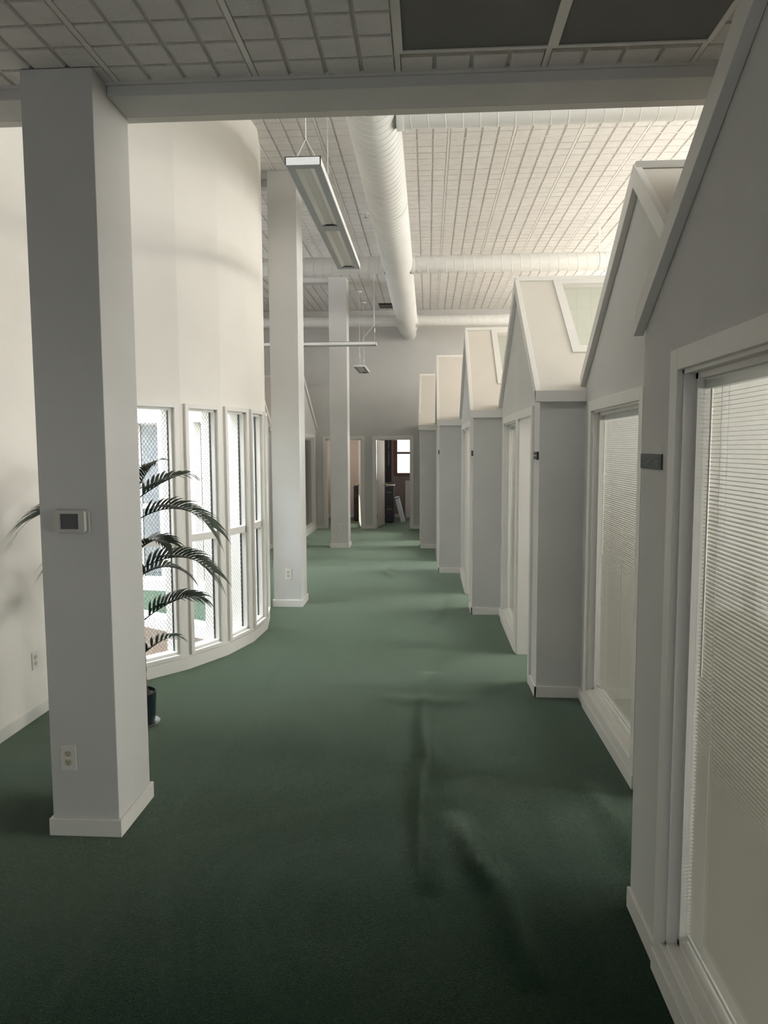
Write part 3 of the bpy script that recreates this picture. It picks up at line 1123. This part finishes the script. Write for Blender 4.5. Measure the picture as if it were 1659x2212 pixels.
# ------------------------------------------------------------------ ducts
def spiral_duct(mb, p0, p1, r_, pitch=0.125, seam=0.004, n=48, helix=1.0):
    """spiral-seam pipe from p0 to p1"""
    p0, p1 = Vector(p0), Vector(p1)
    Ln = (p1 - p0).length
    dd = (p1 - p0).normalized()
    a = Vector((0, 0, 1))
    s = dd.cross(a).normalized()
    t = s.cross(dd).normalized()
    prof = [(0, 0)]
    u = pitch * 0.5
    while u < Ln - pitch:
        prof += [(u - 0.006, 0), (u - 0.002, seam), (u + 0.003, seam), (u + 0.006, 0)]
        u += pitch
    prof.append((Ln, 0))
    i = len(mb.v)
    for k, (u, dr) in enumerate(prof):
        for j in range(n):
            an = 2 * PI * j / n
            sh = 0 if k in (0, len(prof) - 1) else helix * pitch * (abs(((j / n) * 2 + 0.5) % 2 - 1) - 0.5)
            mb.v.append(tuple(p0 + dd * (u + sh) + (s * math.cos(an) + t * math.sin(an)) * (r_ + dr)))
    for k in range(len(prof) - 1):
        for j in range(n):
            a0, a1 = i + k * n + j, i + k * n + (j + 1) % n
            mb.f.append((a0, a1, a1 + n, a0 + n))
            mb.m.append(0)
    mb.f.append(tuple(i + j for j in range(n)))
    mb.f.append(tuple(i + (len(prof) - 1) * n + j for j in range(n)))
    mb.m += [0, 0]


DX, DZ, DRM = -0.407, 4.232, 0.200
md_ = empty('main_duct', (0, 0, 0))
tag(md_, 'large white spiral duct running down the corridor to the far wall', 'air duct')
m1 = MB()
spiral_duct(m1, (DX, YB1 + 0.07, DZ), (DX, 14.85, DZ), DRM, 0.105, 0.0035, helix=1.6)
m1.build('pipe', 'duct', md_, smooth=True, sharp=12)
m2 = MB()
m2.tube([(DX, 14.85, DZ), (DX, 15.05, DZ), (DX, 15.06, DZ)], [DRM * 0.995, DRM * 0.99, DRM * 0.72], 40)
m2.tube([(DX + 0.02, 15.06, DZ - 0.03), (DX + 0.02, YFAR, DZ - 0.03)], 0.145, 40)
m2.build('end_reducer', 'duct', md_, smooth=True)
for yy in (4.35, 7.5, 12.35, 14.7):
    q_ = MB()
    q_.tube([(DX, yy - 0.012, DZ), (DX, yy - 0.01, DZ), (DX, yy + 0.01, DZ), (DX, yy + 0.012, DZ)], [DRM, DRM + 0.006, DRM + 0.006, DRM], 40, cap=False)
    q_.build('joint_band', 'duct', md_, smooth=True, sharp=30)
for yy in (5.9, 10.9):
    q_ = MB()
    q_.box(DX - 0.012, DX + 0.012, yy, yy + 0.003, DZ + DRM - 0.01, HU)
    q_.build('hanger_strap', 'duct', md_)
for (yy, rr_, nm_) in ((5.50, 0.15, 'nearest'), (10.06, 0.112, 'middle'), (14.40, 0.104, 'farthest')):
    for sgn in (1, -1):
        x0 = DX + sgn * (DRM + 0.002)
        x1 = 4.18 if sgn > 0 else (-1.52 if yy < 6 else (-5.5 if yy < 12 else -6.5))
        if sgn < 0 and yy < 6: continue
        r0 = empty('branch_duct', (0, 0, 0))
        tag(r0, '%s white branch duct crossing to the %s of the main duct' % (nm_, 'right' if sgn > 0 else 'left'), 'air duct', 'white branch ducts under the high ceiling')
        q_ = MB()
        spiral_duct(q_, (x0, yy, DZ), (x1, yy, DZ), rr_, 0.125, 0.0022, n=48, helix=0.35)
        q_.build('pipe', 'duct', r0, smooth=True, sharp=12)
        c_ = MB()
        xa = DX + sgn * (DRM + 0.012)
        c_.tube([(DX + sgn * (DRM - 0.022), yy, DZ), (xa, yy, DZ), (xa + sgn * 0.02, yy, DZ), (xa + sgn * 0.021, yy, DZ)], [rr_ + 0.012, rr_ + 0.012, rr_ + 0.006, rr_], 36, cap=False)
        c_.build('collar', 'duct', r0, smooth=True, sharp=30)
        if sgn > 0 and yy < 11:
            xh = 2.28 if yy > 6 else 3.0
            h_ = MB()
            h_.box(xh - 0.014, xh + 0.014, yy, yy + 0.004, DZ + rr_, HU)
            h_.tube([(xh - 0.014, yy, DZ), (xh - 0.0139, yy, DZ), (xh + 0.0139, yy, DZ), (xh + 0.014, yy, DZ)], [rr_, rr_ + 0.007, rr_ + 0.007, rr_], 32, cap=False)
            h_.box(xh - 0.02, xh + 0.02, yy - 0.02, yy + 0.02, DZ + rr_, DZ + rr_ + 0.025)
            h_.build('hanger_strap', 'duct', r0)

# sprinkler heads along the duct
for k, (x, y, z) in enumerate(((-0.78, 9.35, HU), (-0.72, 11.2, HU))):
    r0 = empty('sprinkler_head', (x, y, z))
    tag(r0, ('small sprinkler head on the ceiling left of the duct, nearer one' if k == 0 else 'small sprinkler head on the ceiling left of the duct, farther one'), 'sprinkler', 'ceiling sprinkler heads')
    MB().lathe([(0.001, -0.006), (0.04, -0.006), (0.042, 0), (0.001, 0)], 20).build('escutcheon', 'fixture', r0, smooth=True)
    q_ = MB().lathe([(0.001, -0.05), (0.02, -0.05), (0.02, -0.046), (0.006, -0.044), (0.008, -0.02), (0.014, -0.006)], 14)
    q_.build('nozzle', 'steel', r0, smooth=True)


# ------------------------------------------------------------------ pendant lights
def pendant(loc, rz, L_, w_, label, lens_n, drops, vwire):
    """loc: centre of the underside; drops: list of (local along-axis pos, kind)"""
    r0 = empty('pendant_light', loc, rz)
    tag(r0, label, 'pendant light', 'suspended office light fixtures')
    h = 0.048
    hb = MB()   # housing sides and top, local y along length
    hb.box(-w_ / 2, -w_ / 2 + 0.006, -L_ / 2, L_ / 2, 0, h)
    hb.box(w_ / 2 - 0.006, w_ / 2, -L_ / 2, L_ / 2, 0, h)
    hb.box(-w_ / 2, w_ / 2, -L_ / 2, -L_ / 2 + 0.006, 0, h)
    hb.box(-w_ / 2, w_ / 2, L_ / 2 - 0.006, L_ / 2, 0, h)
    hb.box(-w_ / 2, w_ / 2, -L_ / 2, L_ / 2, h - 0.004, h)
    hb.build('housing', 'fixture', r0)
    lw = w_ * 0.27
    ub = MB()   # grey underside with openings for the lenses
    ub.box(-w_ / 2 + 0.006, -lw, -L_ / 2 + 0.006, L_ / 2 - 0.006, 0.001, 0.006)
    ub.box(lw, w_ / 2 - 0.006, -L_ / 2 + 0.006, L_ / 2 - 0.006, 0.001, 0.006)
    seg = (L_ - 0.012) / lens_n
    edge = 0.06
    for k in range(lens_n):
        y0 = -L_ / 2 + 0.006 + k * seg
        ub.box(-lw, lw, y0, y0 + edge, 0.001, 0.006)
        ub.box(-lw, lw, y0 + seg - edge, y0 + seg, 0.001, 0.006)
    ub.build('underside', 'fixgrey', r0)
    for k in range(lens_n):
        y0 = -L_ / 2 + 0.006 + k * seg + edge
        y1 = y0 + seg - 2 * edge
        lb_ = MB()
        pr = [(-lw, 0.004), (-lw * 0.5, 0.016), (lw * 0.5, 0.016), (lw, 0.004)]
        for a in range(3):
            lb_.poly([(pr[a][0], y0, pr[a][1]), (pr[a + 1][0], y0, pr[a + 1][1]), (pr[a + 1][0], y1, pr[a + 1][1]), (pr[a][0], y1, pr[a][1])])
        lb_.build('lens', 'lens', r0, smooth=True)
    zc = HU - loc[2]
    for (yy, kind) in drops:
        cb_ = MB()
        if kind == 'V':
            zj = h + 0.15
            cb_.tube([(-w_ * 0.38, yy, h), (0, yy, zj)], 0.0022, 6)
            cb_.tube([(w_ * 0.38, yy, h), (0, yy, zj)], 0.0022, 6)
            cb_.tube([(0, yy, zj), (0, yy, zc)], 0.0032, 6)
        else:
            cb_.tube([(0, yy, h), (0, yy, zc)], 0.0018, 6)
            cb_.tube([(0, yy, h + 0.16), (0, yy, h + 0.22)], 0.009, 8)
            sgn = -1 if yy > 0 else 1
            cb_.tube([(0, yy + sgn * 0.20, h), (0, yy + sgn * 0.18, h + 0.08), (0, yy + sgn * 0.07, h + 0.2), (0, yy + sgn * 0.01, h + 0.28), (0, yy + sgn * 0.006, zc)], 0.0042, 6)
        cb_.build('suspension_cable', 'wire', r0)
        cn = MB().lathe([(0.001, zc - 0.022), (0.05, zc - 0.018), (0.062, zc - 0.001), (0.001, zc)], 24, (0, yy, 0))
        cn.build('ceiling_canopy', 'fixture', r0, smooth=True)
    return r0


pendant((-0.742, 5.69, 3.435), 0, 2.53, 0.215, 'large nearest hanging light seen from below beside the duct', 2, [(-1.14, 'V'), (-0.15, 'V')], True)
pendant((-2.05, 11.9, 3.42), R(90), 2.44, 0.215, 'long thin hanging light seen edge-on, crossing behind the middle column', 2, [(-1.19, 'S'), (1.19, 'S')], False)
pendant((-1.29, 14.35, 3.285), 0, 1.22, 0.215, 'smallest hanging light, near the far wall above the doors', 1, [(-0.50, 'S'), (0.50, 'S')], False)


# ------------------------------------------------------------------ outlets, thermostat, signs
def outlet(loc, rz, label):
    """built facing -Y"""
    r0 = empty('wall_outlet', loc, rz)
    tag(r0, label, 'wall outlet', 'duplex wall outlets')
    MB().box(-0.037, 0.037, -0.006, 0.0, -0.06, 0.06).build('cover_plate', 'plastic', r0, bevel=0.003)
    for s in (-1, 1):
        rc = MB()
        pr = []
        for k in range(20):
            an = 2 * PI * k / 20
            pr.append((0.0175 * math.cos(an), max(-0.0135, min(0.0135, 0.0175 * math.sin(an))) + s * 0.0205))
        rc.prism(pr, -0.0085, -0.005, 'y')
        o = rc.build('receptacle', 'ivory', r0)
        sl = MB()
        z = s * 0.0205
        sl.box(-0.0075, -0.0050, -0.0090, -0.0080, z - 0.002, z + 0.008)
        sl.box(0.0050, 0.0075, -0.0090, -0.0080, z - 0.001, z + 0.007)
        sl.tube([(0, -0.0090, z - 0.0085), (0, -0.0080, z - 0.0085)], 0.0028, 8)
        sl.build('slots', 'black', o)
    MB().tube([(0, -0.0075, 0), (0, -0.005, 0)], 0.003, 10).build('screw', 'plastic', r0)
    return r0


outlet((-1.622, 3.08, 0.365), 0, 'white duplex outlet low on the nearest column')
outlet((-1.543, 7.87, 0.37), 0, 'white duplex outlet low on the middle column')
outlet((-1.567, 12.65, 0.37), 0, 'white duplex outlet low on the farthest column')
outlet((-2.57, 4.495, 0.381), R(90), 'white duplex outlet on the pale wall left of the column')

th = empty('thermostat', (-1.557, 3.08, 1.443))
tag(th, 'beige thermostat with dark screen on the nearest column', 'thermostat')


def rrect(w_, h_, r_, n=6, bow=0.0):
    pts = []
    for cx, cz, a0 in ((w_ - r_, h_ - r_, 0), (-w_ + r_, h_ - r_, 90), (-w_ + r_, -h_ + r_, 180), (w_ - r_, -h_ + r_, 270)):
        for k in range(n + 1):
            an = R(a0 + 90 * k / n)
            pts.append((cx + r_ * math.cos(an), cz + r_ * math.sin(an)))
    out = []
    for x, z in pts:   # bowed sides
        out.append((x + (bow if x > 0 else -bow) * (1 - (z / h_) ** 2), z + (bow * 0.5 if z > 0 else -bow * 0.5) * (1 - (x / w_) ** 2)))
    return out


MB().prism(rrect(0.076, 0.052, 0.014, bow=0.005), -0.012, 0.0, 'y').build('back_plate', 'beige_plastic', th, bevel=0.002)
fr = MB()
o_ = rrect(0.070, 0.051, 0.014, bow=0.004)
i_ = [(max(-0.044, min(0.042, x)), max(-0.034, min(0.034, z))) for x, z in rrect(0.050, 0.036, 0.004)]
n = len(o_)
k0 = len(fr.v)
fr.v += [(x - 0.004, -0.014, z) for x, z in o_] + [(x * 0.95 - 0.004, -0.030, z * 0.94) for x, z in o_] + [(x - 0.004, -0.030, z) for x, z in i_] + [(x * 0.96 - 0.004, -0.016, z * 0.96) for x, z in i_]
for lay in range(3):
    for j in range(n):
        fr.f.append((k0 + lay * n + j, k0 + lay * n + (j + 1) % n, k0 + (lay + 1) * n + (j + 1) % n, k0 + (lay + 1) * n + j))
        fr.m.append(0)
fr.build('bezel', 'beige_plastic', th, smooth=True, sharp=35)
MB().box(-0.048, 0.040, -0.019, -0.012, -0.034, 0.034).build('screen', 'screen', th)


def text_mesh(s, size, parent, mtl, loc, rot, name='lettering'):
    cu = bpy.data.curves.new('t', 'FONT')
    cu.body = s
    cu.size = size
    cu.extrude = 0.0006
    cu.align_x = 'CENTER'
    cu.align_y = 'CENTER'
    to = bpy.data.objects.new('t', cu)
    C.objects.link(to)
    bpy.context.view_layer.update()
    dg = bpy.context.evaluated_depsgraph_get()
    me = bpy.data.meshes.new_from_object(to.evaluated_get(dg))
    bpy.data.objects.remove(to)
    me.name = name
    me.materials.clear()
    me.materials.append(M[mtl])
    o = bpy.data.objects.new(name, me)
    C.objects.link(o)
    o.parent = parent
    o.location = loc
    o.rotation_euler = rot
    return o


sg = empty('name_sign', (XF[6], 2.565, 1.706))
tag(sg, 'dark name plate on the nearest right wall beside the window casing', 'sign', 'name signs beside the office doors')
MB().box(-0.006, 0, -0.110, 0.122, -0.026, 0.026).build('plate', 'sign', sg, bevel=0.001)
tx = text_mesh('Dawn Citting', 0.030, sg, 'letters', (-0.0066, 0.0, -0.001), (R(90), 0, R(-90)))
for k, (xf, yy, lab) in enumerate(((XF[4], 5.165, 'grey two-line sign holder on the corner by the first open doorway'),
                                   (XF[3], 7.70, 'small sign holder on the corner in the middle of the right row'),
                                   (XF[2], 10.25, 'tiny sign holder on the farther corner of the right row'))):
    s2 = empty('sign_holder', (xf, yy, 1.70))
    tag(s2, lab, 'sign', 'name signs beside the office doors')
    MB().box(-0.008, 0, -0.095, 0.085, -0.028, 0.028).build('plate', 'silver', s2, bevel=0.001)
    q_ = MB()
    q_.box(-0.0095, -0.008, -0.06, 0.07, 0.006, 0.024)
    q_.box(-0.0095, -0.008, -0.06, 0.07, -0.024, -0.006)
    q_.build('inserts', 'sign', s2)
    MB().box(-0.014, 0, -0.108, -0.094, -0.028, 0.028).build('end_clip', 'black', s2)

# ------------------------------------------------------------------ palm
PX, PY = -1.835, 4.40
palm = empty('potted_palm', (PX, PY, 0))
tag(palm, 'tall potted palm standing behind the nearest column', 'plant')
pot = MB()
pot.lathe([(0.001, 0.012), (0.085, 0.012), (0.092, 0.03), (0.102, 0.20), (0.105, 0.215), (0.098, 0.218), (0.094, 0.19), (0.001, 0.19)], 32)
po = pot.build('pot', 'pot', palm, smooth=True)
MB().lathe([(0.001, 0.0), (0.10, 0.0), (0.122, 0.018), (0.118, 0.018), (0.10, 0.008), (0.001, 0.008)], 32).build('saucer', 'saucer', palm, smooth=True)
so = MB()
so.lathe([(0.001, 0.206), (0.04, 0.204), (0.094, 0.196), (0.094, 0.18)], 24)
so.build('soil', 'soil', po, smooth=True)
tk = MB()
pts = []
rad = []
for k in range(40):
    t = k / 39
    pts.append((0.012 * math.sin(t * 5) + 0.03 - 0.05 * t, 0.01 * math.sin(t * 4), 0.19 + 1.30 * t))
    rad.append((0.017 - 0.007 * t) * (1.12 if k % 2 else 0.95) * (1.6 if t < 0.04 else 1))
tk.tube(pts, rad, 10)
tk.build('trunk', 'stem', palm, smooth=True)


def frond(z0, az, L_, el, droop, ll=0.17, n=22, x0=0.0):
    """az: compass angle of the frond in the floor plane"""
    mb = MB()
    hx, hy = math.cos(az), math.sin(az)

    def P(t):
        return Vector((x0 + hx * L_ * t * (1 - 0.12 * t), hy * L_ * t * (1 - 0.12 * t), z0 + L_ * (math.sin(el) * t * 1.2 - droop * t * t)))
    sp = [P(k / 14) for k in range(15)]
    mb.tube(sp, [0.0045 - 0.0032 * k / 14 for k in range(15)], 6)
    rnd = random.Random(int(z0 * 1000 + az * 100))
    for k in range(n):
        t = 0.14 + 0.86 * k / (n - 1)
        p = P(t)
        tg = (P(min(1, t + 0.02)) - P(t - 0.02)).normalized()
        side0 = Vector((0, 0, 1)).cross(tg).normalized()
        upv = tg.cross(side0).normalized()
        l_ = ll * 1.15 * (0.55 + 0.6 * math.sin(PI * min(1, 0.12 + 0.78 * t))) * rnd.uniform(0.85, 1.1)
        for s in (-1, 1):
            fwd = 0.55 + 0.45 * t
            dr = (tg * fwd + side0 * s * 0.6 + upv * (0.85 - 0.55 * t + (0.12 if s > 0 else -0.25))).normalized()
            wv = tg.cross(dr).normalized().cross(dr).normalized()
            w_ = 0.0062 * rnd.uniform(0.85, 1.15)
            prev = None
            segs = 5
            for j in range(segs + 1):
                u = j / segs
                c = p + dr * l_ * u + Vector((0, 0, -1)) * l_ * (0.30 + 0.35 * t) * u * u
                ww = w_ * (0.35 + 1.3 * math.sin(PI * min(1, u * 0.75 + 0.12))) * (1 - u ** 4 * 0.97)
                cur = (c - wv * ww, c + wv * ww)
                if prev: mb.poly([prev[0], prev[1], cur[1], cur[0]])
                prev = cur
    return mb.build('frond', 'leaf', palm)


# (height, azimuth deg, length, elevation deg, droop, leaflet length, n, x0)
for a in ((1.44, 20, 0.34, 40, 0.30, 0.15, 13, 0.02), (1.30, 6, 0.55, 34, 0.72, 0.16, 19, 0.0), (1.12, -25, 0.30, 38, 0.5, 0.12, 14, 0.02),
          (0.98, 8, 0.55, 36, 0.70, 0.16, 18, 0.0), (0.94, 50, 0.42, 28, 0.6, 0.12, 14, 0.0), (0.66, 12, 0.42, 44, 0.45, 0.15, 16, 0.02),
          (1.36, 212, 0.60, 22, 0.44, 0.27, 18, -0.02), (1.16, 222, 0.50, 18, 0.45, 0.20, 16, -0.02), (1.02, 160, 0.42, 20, 0.62, 0.16, 16, 0.0),
          (1.40, 120, 0.45, 50, 0.5, 0.14, 20, 0.0), (1.38, 250, 0.40, 48, 0.5, 0.13, 20, 0.0), (0.80, 200, 0.40, 30, 0.55, 0.13, 18, 0.0),
          (0.45, 35, 0.26, 40, 0.4, 0.09, 8, 0.02), (1.45, 320, 0.34, 60, 0.35, 0.14, 16, 0.0)):
    frond(a[0], R(a[1]), a[2], R(a[3]), a[4], a[5], a[6], a[7])
